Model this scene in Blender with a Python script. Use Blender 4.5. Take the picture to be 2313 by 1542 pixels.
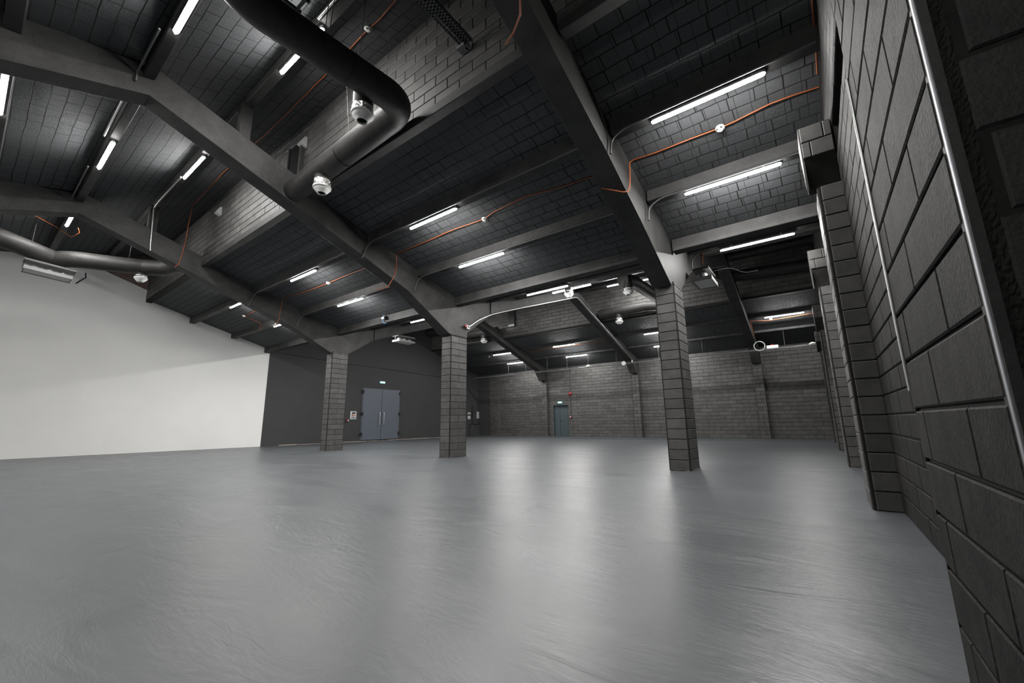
import bpy, bmesh, math, random
from mathutils import Vector, Matrix
random.seed(7)
for o in list(bpy.data.objects):
    bpy.data.objects.remove(o)
S = bpy.context.scene
COL = S.collection

# ------------------------------------------------------------------ camera, world, exposure
CAM_H = 0.97
cam_d = bpy.data.cameras.new('camera')
cam = bpy.data.objects.new('camera', cam_d)
COL.objects.link(cam)
cam_d.sensor_fit = 'HORIZONTAL'
cam_d.sensor_width = 36.0
cam_d.lens = 922.17 / 2313.0 * 36.0
cam_d.clip_start = 0.02
cam_d.clip_end = 200
PIT, ROL, YAW = math.radians(11.24), math.radians(-0.787), math.radians(36.513)
fw = Vector((-math.sin(YAW) * math.cos(PIT), math.cos(YAW) * math.cos(PIT), math.sin(PIT)))
rt = Vector((math.cos(YAW), math.sin(YAW), 0))
up = rt.cross(fw)
rt2 = rt * math.cos(ROL) + up * math.sin(ROL)
up2 = -rt * math.sin(ROL) + up * math.cos(ROL)
cam.matrix_world = Matrix(((rt2.x, up2.x, -fw.x, 0), (rt2.y, up2.y, -fw.y, 0), (rt2.z, up2.z, -fw.z, CAM_H), (0, 0, 0, 1)))
S.camera = cam

w = bpy.data.worlds.new('world')
S.world = w
w.use_nodes = True
w.node_tree.nodes['Background'].inputs[0].default_value = (0.5, 0.55, 0.6, 1)
w.node_tree.nodes['Background'].inputs[1].default_value = 0.02
S.view_settings.view_transform = 'Standard'
S.view_settings.look = 'None'
S.view_settings.gamma = 1.0
S.view_settings.exposure = 0.0
S.view_settings.use_curve_mapping = False
LAMP = 335.0            # radiance of the lit diffusers
S.cycles.use_denoising = True
S.cycles.max_bounces = 8
S.cycles.diffuse_bounces = 5
S.cycles.sample_clamp_indirect = 6.0

# ------------------------------------------------------------------ materials
def new_mat(name):
    m = bpy.data.materials.new(name)
    m.use_nodes = True
    nt = m.node_tree
    b = nt.nodes['Principled BSDF']
    return m, nt, b

def nd(nt, t, **kw):
    n = nt.nodes.new(t)
    for k, v in kw.items():
        if k.startswith('i_'):
            key = k[2:].replace('_', ' ')
            n.inputs[key].default_value = v
        else:
            setattr(n, k, v)
    return n

def plain(name, col, rough=0.5, metal=0.0, spec=0.5, bump=0.0, bscale=40.0, emit=None, estr=0.0):
    m, nt, b = new_mat(name)
    b.inputs['Base Color'].default_value = (*col, 1)
    b.inputs['Roughness'].default_value = rough
    b.inputs['Metallic'].default_value = metal
    b.inputs['Specular IOR Level'].default_value = spec
    if emit:
        b.inputs['Emission Color'].default_value = (*emit, 1)
        b.inputs['Emission Strength'].default_value = estr
    tc = nd(nt, 'ShaderNodeTexCoord')
    nz = nd(nt, 'ShaderNodeTexNoise', i_Scale=bscale, i_Detail=4.0)
    nt.links.new(tc.outputs['Object'], nz.inputs['Vector'])
    mr = nd(nt, 'ShaderNodeMapRange')
    mr.inputs['To Min'].default_value = max(0.03, rough - 0.06)
    mr.inputs['To Max'].default_value = min(1, rough + 0.06)
    nt.links.new(nz.outputs['Fac'], mr.inputs['Value'])
    nt.links.new(mr.outputs['Result'], b.inputs['Roughness'])
    if bump:
        bp = nd(nt, 'ShaderNodeBump', i_Strength=bump, i_Distance=0.01)
        nt.links.new(nz.outputs['Fac'], bp.inputs['Height'])
        nt.links.new(bp.outputs['Normal'], b.inputs['Normal'])
    return m

def painted(name, c0, c1, rough=0.55, spec=0.4, scale=3.0, fine=70.0, bump=0.35, island=0.0, stretch=(1, 1, 1), dist=0.004, speck=0.45):
    """painted concrete: mottled colour, fine grain relief, optional block-to-block variation"""
    m, nt, b = new_mat(name)
    L = nt.links.new
    tc = nd(nt, 'ShaderNodeTexCoord')
    mp = nd(nt, 'ShaderNodeMapping')
    mp.inputs['Scale'].default_value = stretch
    L(tc.outputs['Object'], mp.inputs['Vector'])
    big = nd(nt, 'ShaderNodeTexNoise', i_Scale=scale, i_Detail=6.0, i_Roughness=0.62)
    fin = nd(nt, 'ShaderNodeTexNoise', i_Scale=fine, i_Detail=5.0, i_Roughness=0.65)
    L(mp.outputs['Vector'], big.inputs['Vector'])
    L(mp.outputs['Vector'], fin.inputs['Vector'])
    mix = nd(nt, 'ShaderNodeMath', operation='MULTIPLY_ADD')
    L(fin.outputs['Fac'], mix.inputs[0])
    mix.inputs[1].default_value = speck
    L(big.outputs['Fac'], mix.inputs[2])
    rmp = nd(nt, 'ShaderNodeMapRange')
    rmp.inputs['From Min'].default_value = 0.275 + speck * 0.5
    rmp.inputs['From Max'].default_value = 0.775 + speck * 0.5
    L(mix.outputs[0], rmp.inputs['Value'])
    fac = rmp.outputs['Result']
    if island:
        geo = nd(nt, 'ShaderNodeNewGeometry')
        ad = nd(nt, 'ShaderNodeMath', operation='MULTIPLY_ADD', use_clamp=True)
        L(geo.outputs['Random Per Island'], ad.inputs[0])
        ad.inputs[1].default_value = island
        sb = nd(nt, 'ShaderNodeMath', operation='SUBTRACT')
        L(fac, sb.inputs[0])
        sb.inputs[1].default_value = island * 0.5
        L(sb.outputs[0], ad.inputs[2])
        fac = ad.outputs[0]
    cm = nd(nt, 'ShaderNodeMix', data_type='RGBA')
    cm.inputs[6].default_value = (*c0, 1)
    cm.inputs[7].default_value = (*c1, 1)
    L(fac, cm.inputs[0])
    L(cm.outputs[2], b.inputs['Base Color'])
    b.inputs['Roughness'].default_value = rough
    b.inputs['Specular IOR Level'].default_value = spec
    bp = nd(nt, 'ShaderNodeBump', i_Strength=bump, i_Distance=dist)
    L(fin.outputs['Fac'], bp.inputs['Height'])
    L(bp.outputs['Normal'], b.inputs['Normal'])
    return m

M = {}
M['block'] = painted('painted_block', (0.048, 0.0472, 0.046), (0.096, 0.093, 0.090), rough=0.55, spec=0.45, scale=5, fine=90, bump=0.55, island=0.55, dist=0.005)
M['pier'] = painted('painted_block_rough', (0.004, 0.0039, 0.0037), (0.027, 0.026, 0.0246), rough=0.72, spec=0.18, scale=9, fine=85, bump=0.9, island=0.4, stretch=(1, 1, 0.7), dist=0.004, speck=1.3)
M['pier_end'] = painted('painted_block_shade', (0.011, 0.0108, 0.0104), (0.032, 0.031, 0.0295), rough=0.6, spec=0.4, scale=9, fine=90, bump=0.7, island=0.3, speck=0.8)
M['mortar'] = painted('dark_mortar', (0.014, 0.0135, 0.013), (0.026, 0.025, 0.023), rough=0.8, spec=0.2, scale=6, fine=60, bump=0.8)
M['concrete'] = painted('black_painted_concrete', (0.021, 0.021, 0.021), (0.062, 0.061, 0.059), rough=0.6, spec=0.35, scale=2.2, fine=40, bump=0.35)
M['dark_wall'] = painted('dark_plaster', (0.042, 0.042, 0.043), (0.050, 0.050, 0.051), rough=0.62, spec=0.3, scale=1.2, fine=60, bump=0.1)
M['white_wall'] = painted('white_plaster', (0.78, 0.78, 0.765), (0.82, 0.82, 0.805), rough=0.6, spec=0.3, scale=0.8, fine=40, bump=0.05)
M['red_wall'] = painted('bare_red_masonry', (0.10, 0.045, 0.038), (0.24, 0.20, 0.19), rough=0.8, spec=0.2, scale=2.2, fine=30, bump=0.3)
M['duct'] = painted('black_insulation', (0.021, 0.0205, 0.02), (0.038, 0.0365, 0.035), rough=0.55, spec=0.35, scale=4, fine=16, bump=0.5, dist=0.01)
M['black'] = plain('black_metal', (0.012, 0.012, 0.013), rough=0.45, bump=0.05)
M['black_soft'] = plain('black_void', (0.006, 0.006, 0.007), rough=0.9, spec=0.1)
M['grey_metal'] = plain('grey_metal', (0.30, 0.31, 0.31), rough=0.42, metal=0.6)
M['steel'] = plain('bright_steel', (0.70, 0.71, 0.72), rough=0.4, metal=1.0)
M['zinc'] = plain('galvanised_conduit', (0.62, 0.62, 0.61), rough=0.35, metal=0.85)
M['grey_conduit'] = plain('grey_painted_conduit', (0.075, 0.076, 0.078), rough=0.45)
M['white_plastic'] = plain('white_plastic', (0.74, 0.74, 0.72), rough=0.4)
M['grey_plastic'] = plain('grey_plastic', (0.40, 0.41, 0.41), rough=0.45)
M['panel'] = plain('grey_panel', (0.62, 0.62, 0.58), rough=0.5)
M['orange'] = plain('orange_cable', (0.30, 0.078, 0.022), rough=0.5)
M['red'] = plain('red_plastic', (0.24, 0.02, 0.02), rough=0.35)
M['blue'] = plain('blue_cable', (0.08, 0.22, 0.42), rough=0.5)
M['door'] = plain('slate_blue_door', (0.10, 0.115, 0.142), rough=0.42, bump=0.02)
M['door_dark'] = plain('teal_grey_door', (0.050, 0.066, 0.074), rough=0.45, bump=0.02)
M['paper'] = plain('poster_paper', (0.62, 0.62, 0.60), rough=0.5)
M['ink_dark'] = plain('poster_dark', (0.05, 0.05, 0.06), rough=0.5)
M['ink_orange'] = plain('poster_orange', (0.42, 0.18, 0.09), rough=0.5)
M['ink_blue'] = plain('poster_blue', (0.03, 0.06, 0.22), rough=0.5)
M['sign'] = plain('lit_exit_sign', (0.05, 0.4, 0.35), rough=0.4, emit=(0.2, 0.8, 0.75), estr=0.3)
M['sign_white'] = plain('lit_exit_pictogram', (0.7, 0.8, 0.8), rough=0.4, emit=(0.85, 1.0, 1.0), estr=2.2)
M['rim'] = plain('dull_grey_rim', (0.22, 0.22, 0.215), rough=0.6)
M['lamp'] = plain('lit_diffuser', (0.9, 0.9, 0.9), rough=0.4, emit=(1.0, 0.985, 0.96), estr=LAMP)

def foil():
    m, nt, b = new_mat('crumpled_foil')
    L = nt.links.new
    b.inputs['Base Color'].default_value = (0.82, 0.82, 0.82, 1)
    b.inputs['Metallic'].default_value = 1.0
    b.inputs['Roughness'].default_value = 0.25
    tc = nd(nt, 'ShaderNodeTexCoord')
    v = nd(nt, 'ShaderNodeTexVoronoi', i_Scale=22.0)
    n = nd(nt, 'ShaderNodeTexNoise', i_Scale=30.0, i_Detail=4.0)
    L(tc.outputs['Object'], v.inputs['Vector'])
    L(tc.outputs['Object'], n.inputs['Vector'])
    a = nd(nt, 'ShaderNodeMath', operation='ADD')
    L(v.outputs['Distance'], a.inputs[0])
    L(n.outputs['Fac'], a.inputs[1])
    bp = nd(nt, 'ShaderNodeBump', i_Strength=0.9, i_Distance=0.03)
    L(a.outputs[0], bp.inputs['Height'])
    L(bp.outputs['Normal'], b.inputs['Normal'])
    return m
M['foil'] = foil()

def ceiling_mat():
    m, nt, b = new_mat('black_block_soffit')
    L = nt.links.new
    tc = nd(nt, 'ShaderNodeTexCoord')
    wob = nd(nt, 'ShaderNodeTexNoise', i_Scale=1.3, i_Detail=3.0)
    L(tc.outputs['Object'], wob.inputs['Vector'])
    sc = nd(nt, 'ShaderNodeVectorMath', operation='SCALE')
    sc.inputs['Scale'].default_value = 0.055
    L(wob.outputs['Color'], sc.inputs[0])
    ad = nd(nt, 'ShaderNodeVectorMath', operation='ADD')
    L(tc.outputs['Object'], ad.inputs[0])
    L(sc.outputs['Vector'], ad.inputs[1])
    def brick(wd, ht, mort, off):
        br = nd(nt, 'ShaderNodeTexBrick', offset=off, squash=0.75, squash_frequency=3)
        br.inputs['Color1'].default_value = (1, 1, 1, 1)
        br.inputs['Color2'].default_value = (0.72, 0.72, 0.72, 1)
        br.inputs['Mortar'].default_value = (0, 0, 0, 1)
        br.inputs['Scale'].default_value = 1.0
        br.inputs['Mortar Size'].default_value = mort
        br.inputs['Mortar Smooth'].default_value = 0.25
        br.inputs['Brick Width'].default_value = wd
        br.inputs['Row Height'].default_value = ht
        L(ad.outputs['Vector'], br.inputs['Vector'])
        return br
    b1 = brick(0.46, 0.205, 0.008, 0.43)
    b2 = brick(0.27, 0.41, 0.005, 0.31)
    mn = nd(nt, 'ShaderNodeMath', operation='MULTIPLY_ADD')
    L(b2.outputs['Fac'], mn.inputs[0])
    mn.inputs[1].default_value = 0.55
    L(b1.outputs['Fac'], mn.inputs[2])
    mask = nd(nt, 'ShaderNodeTexNoise', i_Scale=0.8, i_Detail=2.0)
    L(tc.outputs['Object'], mask.inputs['Vector'])
    mk = nd(nt, 'ShaderNodeMapRange')
    mk.inputs['From Min'].default_value = 0.35
    mk.inputs['From Max'].default_value = 0.6
    mk.inputs['To Min'].default_value = 0.35
    L(mask.outputs['Fac'], mk.inputs['Value'])
    mu = nd(nt, 'ShaderNodeMath', operation='MULTIPLY', use_clamp=True)
    L(mn.outputs[0], mu.inputs[0])
    L(mk.outputs['Result'], mu.inputs[1])
    fin = nd(nt, 'ShaderNodeTexNoise', i_Scale=28.0, i_Detail=5.0, i_Roughness=0.65)
    L(tc.outputs['Object'], fin.inputs['Vector'])
    inv = nd(nt, 'ShaderNodeMath', operation='MULTIPLY_ADD')
    L(mu.outputs[0], inv.inputs[0])
    inv.inputs[1].default_value = -1.0
    inv2 = nd(nt, 'ShaderNodeMath', operation='MULTIPLY')
    L(fin.outputs['Fac'], inv2.inputs[0])
    inv2.inputs[1].default_value = 0.35
    L(inv2.outputs[0], inv.inputs[2])
    bp = nd(nt, 'ShaderNodeBump', i_Strength=1.0, i_Distance=0.03)
    L(inv.outputs[0], bp.inputs['Height'])
    L(bp.outputs['Normal'], b.inputs['Normal'])
    cm = nd(nt, 'ShaderNodeMix', data_type='RGBA')
    cm.inputs[6].default_value = (0.080, 0.083, 0.087, 1)
    cm.inputs[7].default_value = (0.010, 0.010, 0.0105, 1)
    L(mu.outputs[0], cm.inputs[0])
    L(cm.outputs[2], b.inputs['Base Color'])
    b.inputs['Roughness'].default_value = 0.75
    b.inputs['Specular IOR Level'].default_value = 0.15
    return m
M['ceiling'] = ceiling_mat()

def floor_mat():
    m, nt, b = new_mat('grey_floor_paint')
    L = nt.links.new
    tc = nd(nt, 'ShaderNodeTexCoord')
    def noise(scale, det, stretch, dist=0.0, rough=0.6):
        mp = nd(nt, 'ShaderNodeMapping')
        mp.inputs['Scale'].default_value = stretch
        mp.inputs['Rotation'].default_value = (0, 0, math.radians(random.uniform(-25, 25)))
        L(tc.outputs['Object'], mp.inputs['Vector'])
        n = nd(nt, 'ShaderNodeTexNoise', i_Scale=scale, i_Detail=det, i_Roughness=rough, i_Distortion=dist)
        L(mp.outputs['Vector'], n.inputs['Vector'])
        return n
    big = noise(0.35, 4, (1, 1, 1), 0.4)
    trow = noise(1.1, 5, (0.8, 1.8, 1), 0.9, 0.55)
    fin = noise(9.0, 6, (0.5, 2.2, 1), 1.0, 0.62)
    micro = noise(110, 3, (1, 1, 1))
    scr = noise(2.3, 3, (0.25, 3.0, 1), 2.2, 0.5)
    cm = nd(nt, 'ShaderNodeMix', data_type='RGBA')
    cm.inputs[6].default_value = (0.062, 0.069, 0.076, 1)
    cm.inputs[7].default_value = (0.080, 0.086, 0.092, 1)
    mx = nd(nt, 'ShaderNodeMath', operation='ADD')
    L(trow.outputs['Fac'], mx.inputs[0])
    L(big.outputs['Fac'], mx.inputs[1])
    mr = nd(nt, 'ShaderNodeMapRange')
    mr.inputs['From Min'].default_value = 0.55
    mr.inputs['From Max'].default_value = 1.45
    L(mx.outputs[0], mr.inputs['Value'])
    L(mr.outputs['Result'], cm.inputs[0])
    # thin dark scuffs
    sc = nd(nt, 'ShaderNodeMapRange', interpolation_type='SMOOTHSTEP')
    sc.inputs['From Min'].default_value = 0.765
    sc.inputs['From Max'].default_value = 0.80
    L(scr.outputs['Fac'], sc.inputs['Value'])
    cs = nd(nt, 'ShaderNodeMix', data_type='RGBA')
    L(sc.outputs['Result'], cs.inputs[0])
    L(cm.outputs[2], cs.inputs[6])
    cs.inputs[7].default_value = (0.05, 0.052, 0.055, 1)
    L(cs.outputs[2], b.inputs['Base Color'])
    rr = nd(nt, 'ShaderNodeMapRange')
    rr.inputs['From Min'].default_value = 0.2
    rr.inputs['From Max'].default_value = 0.8
    rr.inputs['To Min'].default_value = 0.31
    rr.inputs['To Max'].default_value = 0.41
    L(trow.outputs['Fac'], rr.inputs['Value'])
    L(rr.outputs['Result'], b.inputs['Roughness'])
    b.inputs['Specular IOR Level'].default_value = 0.45
    h = nd(nt, 'ShaderNodeMath', operation='MULTIPLY_ADD')
    L(trow.outputs['Fac'], h.inputs[0])
    h.inputs[1].default_value = 5.0
    L(fin.outputs['Fac'], h.inputs[2])
    h2 = nd(nt, 'ShaderNodeMath', operation='MULTIPLY_ADD')
    L(micro.outputs['Fac'], h2.inputs[0])
    h2.inputs[1].default_value = 0.03
    L(h.outputs[0], h2.inputs[2])
    bp = nd(nt, 'ShaderNodeBump', i_Strength=0.42, i_Distance=0.006)
    L(h2.outputs[0], bp.inputs['Height'])
    L(bp.outputs['Normal'], b.inputs['Normal'])
    return m
M['floor'] = floor_mat()

# ------------------------------------------------------------------ mesh building
class MB:
    def __init__(self):
        self.v = []
        self.f = []
        self.mi = []
        self.smooth = []
    def add(self, vs, fs, mi=0, smooth=False):
        b = len(self.v)
        self.v += [tuple(x) for x in vs]
        for f in fs:
            self.f.append(tuple(i + b for i in f))
            self.mi.append(mi)
            self.smooth.append(smooth)
        return self
    def box(self, x0, x1, y0, y1, z0, z1, mi=0):
        vs = [(x, y, z) for z in (z0, z1) for y in (y0, y1) for x in (x0, x1)]
        return self.add(vs, [(0, 2, 3, 1), (4, 5, 7, 6), (0, 1, 5, 4), (2, 6, 7, 3), (0, 4, 6, 2), (1, 3, 7, 5)], mi)
    def prism_x(self, prof, x0, x1, mi=0):
        """polygon in (y,z), extruded along x"""
        n = len(prof)
        vs = [(x0, y, z) for y, z in prof] + [(x1, y, z) for y, z in prof]
        fs = [tuple(range(n))[::-1], tuple(range(n, 2 * n))]
        fs += [(i, (i + 1) % n, n + (i + 1) % n, n + i) for i in range(n)]
        return self.add(vs, fs, mi)
    def tube(self, pts, r, n=10, mi=0, caps=True):
        pts = [Vector(p) for p in pts]
        rs = r if isinstance(r, (list, tuple)) else [r] * len(pts)
        t0 = (pts[1] - pts[0]).normalized()
        a = Vector((0, 0, 1)) if abs(t0.z) < 0.9 else Vector((1, 0, 0))
        u = t0.cross(a).normalized()
        vs, fs = [], []
        for i, p in enumerate(pts):
            if i == 0: t = t0
            elif i == len(pts) - 1: t = (pts[i] - pts[i - 1]).normalized()
            else: t = ((pts[i + 1] - p).normalized() + (p - pts[i - 1]).normalized()).normalized()
            u = (u - t * u.dot(t)).normalized()
            v = t.cross(u)
            for k in range(n):
                c = 2 * math.pi * k / n
                vs.append(p + (u * math.cos(c) + v * math.sin(c)) * rs[i])
        for i in range(len(pts) - 1):
            for k in range(n):
                k2 = (k + 1) % n
                fs.append((i * n + k, i * n + k2, (i + 1) * n + k2, (i + 1) * n + k))
        self.add(vs, fs, mi, True)
        if caps:
            m = len(pts) - 1
            self.add(vs[:n], [tuple(range(n))[::-1]], mi)
            self.add(vs[m * n:], [tuple(range(n))], mi)
        return self
    def lathe(self, prof, c=(0, 0, 0), n=28, mi=0):
        """profile of (r, z) turned about a vertical axis through c"""
        vs, fs = [], []
        for r, z in prof:
            for k in range(n):
                a = 2 * math.pi * k / n
                vs.append((c[0] + r * math.cos(a), c[1] + r * math.sin(a), c[2] + z))
        for i in range(len(prof) - 1):
            for k in range(n):
                k2 = (k + 1) % n
                fs.append((i * n + k, i * n + k2, (i + 1) * n + k2, (i + 1) * n + k))
        return self.add(vs, fs, mi, True)
    def blocks(self, O, U, V, N, width, height, course=0.2, blen=0.4, joint=0.013, depth=0.012, cham=0.007, off=0.0, zmax=None, holes=(), mi=0, jit=0.0012, single=False, v0=0.0):
        """courses of chamfered masonry blocks standing proud of the plane O + uU + vV by depth along N"""
        O, U, V, N = Vector(O), Vector(U), Vector(V), Vector(N)
        r = int(math.floor(v0 / course))
        while r * course < height - 0.01:
            z0, z1 = max(v0, r * course), min(height, (r + 1) * course)
            if single:
                cuts = [0, width] if (r % 2 == 0 or single == 1) else [0, width / 2, width]
            else:
                o = (off + (blen / 2 if r % 2 else 0)) % blen
                cuts = [0]
                x = o
                while x < width - 0.02:
                    if x > 0.02: cuts.append(x)
                    x += blen
                cuts.append(width)
            for a, b in zip(cuts, cuts[1:]):
                top = z1
                if zmax:
                    top = min(z1, max(zmax(a), zmax(b)))
                    if top - z0 < 0.03: continue
                segs = [(a, b, z0, top)]
                for (ha, hb, hz0, hz1) in holes:
                    nxt = []
                    for (p, q, s, t) in segs:
                        if q <= ha or p >= hb or t <= hz0 or s >= hz1:
                            nxt.append((p, q, s, t))
                            continue
                        if p < ha: nxt.append((p, ha, s, t))
                        if q > hb: nxt.append((hb, q, s, t))
                        pa, qa = max(p, ha), min(q, hb)
                        if s < hz0: nxt.append((pa, qa, s, hz0))
                        if t > hz1: nxt.append((pa, qa, hz1, t))
                    segs = nxt
                for (p, q, s, t) in segs:
                    if q - p < 0.03 or t - s < 0.03: continue
                    j = joint / 2
                    c = min(cham, (q - p) / 5, (t - s) / 5)
                    d = depth + random.uniform(-jit, jit)
                    tl = [random.uniform(-jit, jit) * 0.5 for _ in range(4)]
                    base = [(p + j, s + j), (q - j, s + j), (q - j, t - j), (p + j, t - j)]
                    jv = j * 0.6 if not single else j
                    base = [(p + jv, s + j), (q - jv, s + j), (q - jv, t - j), (p + jv, t - j)]
                    topq = [(p + jv + c, s + j + c), (q - jv - c, s + j + c), (q - jv - c, t - j - c), (p + jv + c, t - j - c)]
                    vs = [O + U * x + V * y for x, y in base]
                    vs += [O + U * x + V * y + N * (d - c * 0.8) for x, y in base]
                    vs += [O + U * x + V * y + N * (d + e) for (x, y), e in zip(topq, tl)]
                    fs = [(8, 9, 10, 11)]
                    for k in range(4):
                        k2 = (k + 1) % 4
                        fs.append((k, k2, 4 + k2, 4 + k))
                        fs.append((4 + k, 4 + k2, 8 + k2, 8 + k))
                    if U.cross(V).dot(N) < 0:
                        fs = [f[::-1] for f in fs]
                    self.add(vs, fs, mi)
            r += 1
        return self
    def build(self, name, mats, parent=None, loc=None):
        me = bpy.data.meshes.new(name)
        if loc:
            l = Vector(loc)
            me.from_pydata([tuple(Vector(x) - l) for x in self.v], [], self.f)
        else:
            me.from_pydata(self.v, [], self.f)
        if not isinstance(mats, (list, tuple)): mats = [mats]
        for m in mats: me.materials.append(m)
        me.polygons.foreach_set('material_index', self.mi)
        me.polygons.foreach_set('use_smooth', self.smooth)
        me.validate()
        me.update()
        o = bpy.data.objects.new(name, me)
        COL.objects.link(o)
        if parent: o.parent = parent
        if loc: o.location = loc
        return o

def recalc(o):
    bm = bmesh.new()
    bm.from_mesh(o.data)
    bmesh.ops.recalc_face_normals(bm, faces=bm.faces)
    bm.to_mesh(o.data)
    bm.free()
    return o

def bevel(o, wd=0.012, seg=2):
    md = o.modifiers.new('bevel', 'BEVEL')
    md.width = wd
    md.segments = seg
    md.limit_method = 'ANGLE'
    md.angle_limit = math.radians(40)
    return o

def tag(o, label, cat, group=None, kind=None):
    if label: o['label'] = label
    if cat: o['category'] = cat
    if group: o['group'] = group
    if kind: o['kind'] = kind
    return o

def struct(o, label=None):
    o['kind'] = 'structure'
    if label: o['label'] = label
    return o

def thing(name, loc, label, cat, group=None):
    o = bpy.data.objects.new(name, None)
    o.empty_display_size = 0.1
    COL.objects.link(o)
    o.location = loc
    return tag(o, label, cat, group, 'thing')

def copy_tree(o, parent=None):
    c = o.copy()
    COL.objects.link(c)
    if parent: c.parent = parent
    for ch in list(o.children): copy_tree(ch, c)
    return c

def fillet(pts, r, n=6):
    """round the corners of a polyline"""
    pts = [Vector(p) for p in pts]
    out = [pts[0]]
    for i in range(1, len(pts) - 1):
        p = pts[i]
        a, b = pts[i - 1] - p, pts[i + 1] - p
        d = min(r, a.length * 0.48, b.length * 0.48)
        pa, pb = p + a.normalized() * d, p + b.normalized() * d
        for k in range(n + 1):
            t = k / n
            out.append(pa * (1 - t) ** 2 + p * 2 * t * (1 - t) + pb * t * t)
    out.append(pts[-1])
    return out

def wavy(pts, amp=0.012, step=0.35):
    """a cable that is not pulled quite straight"""
    out = []
    pts = [Vector(p) for p in pts]
    for a, b in zip(pts, pts[1:]):
        n = max(1, int((b - a).length / step))
        for k in range(n):
            p = a.lerp(b, k / n)
            if k: p += Vector((random.uniform(-amp, amp), random.uniform(-amp, amp), 0))
            out.append(p)
    out.append(pts[-1])
    return out

# ------------------------------------------------------------------ main dimensions (metres)
XF = [-15.38, -8.72, -2.14]          # -x... faces of the three frames (towards the block side wall)
FW = 0.42                            # frame and column width
XW = -22.0                           # white end wall
XG = 0.58                            # block side wall
XP = 0.318                           # face of its pilasters
Y0, Y1 = 8.67, 9.39                  # column depth
YF = 25.05                           # far block wall
NO = 15.84                           # second hall repeats the first at this distance

def lerp_prof(pr, y):
    for (a, za), (b, zb) in zip(pr, pr[1:]):
        if a <= y <= b: return za + (zb - za) * (y - a) / (b - a) if b > a else max(za, zb)
    return pr[0][1] if y < pr[0][0] else pr[-1][1]
CE_A = [(-7.3, 4.56), (-0.47, 6.88), (1.2, 7.30), (4.25, 8.21)]
CE_B = [(4.09, 6.21), (9.05, 4.77)]
CE_C = [(9.05, 4.93), (17.04, 7.30), (20.09, 8.21)]
CE_D = [(19.93, 6.21), (25.4, 4.64)]
def ceil_z(y):
    if y <= 4.05: return lerp_prof(CE_A, y)
    if y <= 9.05: return lerp_prof(CE_B, y)
    if y <= 19.89: return lerp_prof(CE_C, y)
    return lerp_prof(CE_D, y)

# ------------------------------------------------------------------ floor, ceiling, walls
mb = MB()
mb.box(XW - 0.4, 3.2, -7.4, YF + 0.3, -0.15, 0.0)
struct(mb.build('floor', M['floor']), 'glossy grey painted concrete floor of the hall')

for pr, lb in ((CE_A, 'upper ceiling of the near hall'), (CE_B, 'lower sloping ceiling of the near hall'), (CE_C, 'upper ceiling of the far hall'), (CE_D, 'lower sloping ceiling of the far hall')):
    mb = MB()
    prof = list(pr) + [(y, z + 0.14) for y, z in pr[::-1]]
    mb.prism_x(prof, XW - 0.3, 3.2)
    struct(recalc(mb.build('ceiling', M['ceiling'])), 'black block ' + lb)

# the two raised masonry strips under the upper roofs
for nm, yb in (('wall_clerestory', 4.05), ('wall_clerestory_rear', 19.89)):
    mb = MB()
    mb.box(XW - 0.2, XG + 0.3, yb + 0.012, yb + 0.2, 6.1, 8.3, 1)
    mb.blocks((XW, yb + 0.012, 6.2), (1, 0, 0), (0, 0, 1), (0, -1, 0), XG - XW, 2.0, blen=0.56, off=0.1, depth=0.012, joint=0.016)
    struct(mb.build(nm, [M['block'], M['mortar']]), 'black block upstand wall between the lower and upper roof')

# white end wall with its dark right-hand part
mb = MB()
YP = 9.07
WT = [(-7.3, 4.56), (-0.47, 6.88), (1.0, 7.22), (2.6, 7.12), (4.05, 6.62), (4.05, 6.22), (YP, ceil_z(9.05))]
mb.prism_x([(-7.3, 0)] + WT + [(YP, 0)], XW - 0.25, XW, 0)
mb.prism_x([(YP, 0), (YP, 5.2), (17.04, 7.4), (20.09, 8.3), (20.09, 6.2), (YF + 0.3, 4.8), (YF + 0.3, 0)], XW - 0.25, XW - 0.004, 1)
mb.prism_x([(1.0, 7.22), (1.2, 7.45), (4.2, 8.4), (4.2, 6.5), (4.05, 6.62), (2.6, 7.12)], XW - 0.25, XW - 0.01, 2)
mb.box(XW - 0.25, XW + 0.003, YP - 0.012, YP + 0.002, 0, 4.8, 0)
struct(recalc(mb.build('wall_left', [M['white_wall'], M['dark_wall'], M['red_wall']])), 'end wall painted white with a charcoal part around the double door')
# slightly proud lower part of the charcoal wall
mb = MB()
mb.prism_x([(YP + 0.01, 0), (YP + 0.01, 4.66), (13.4, 4.50), (20.7, 4.31), (23.2, 4.24), (23.2, 0)], XW - 0.05, XW + 0.012)
struct(recalc(mb.build('wall_left_lining', M['dark_wall'])), 'charcoal wall lining with a sloping top edge around the double door')
mb = MB(); mb.tube([(XW + 0.016, YP + 0.01, 4.67), (XW + 0.016, 13.4, 4.51), (XW + 0.016, 20.7, 4.32), (XW + 0.016, 23.2, 4.25)], 0.016, 6)
struct(mb.build('trim_2', M['black']), 'dark line along the sloping top edge of the charcoal lining')
# pale unpainted line at the foot of the charcoal wall
mb = MB()
random.seed(11)
y = 9.9
while y < 22.5:
    l = random.uniform(0.5, 1.4)
    mb.box(XW + 0.012, XW + 0.05 + random.uniform(0, 0.03), y, y + l, 0.0, random.uniform(0.01, 0.03))
    y += l + random.uniform(0.0, 0.12)
struct(mb.build('trim_1', plain('pale_mortar', (0.45, 0.38, 0.33), rough=0.8, bump=0.5)), 'pale mortar line at the foot of the charcoal wall')

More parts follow.
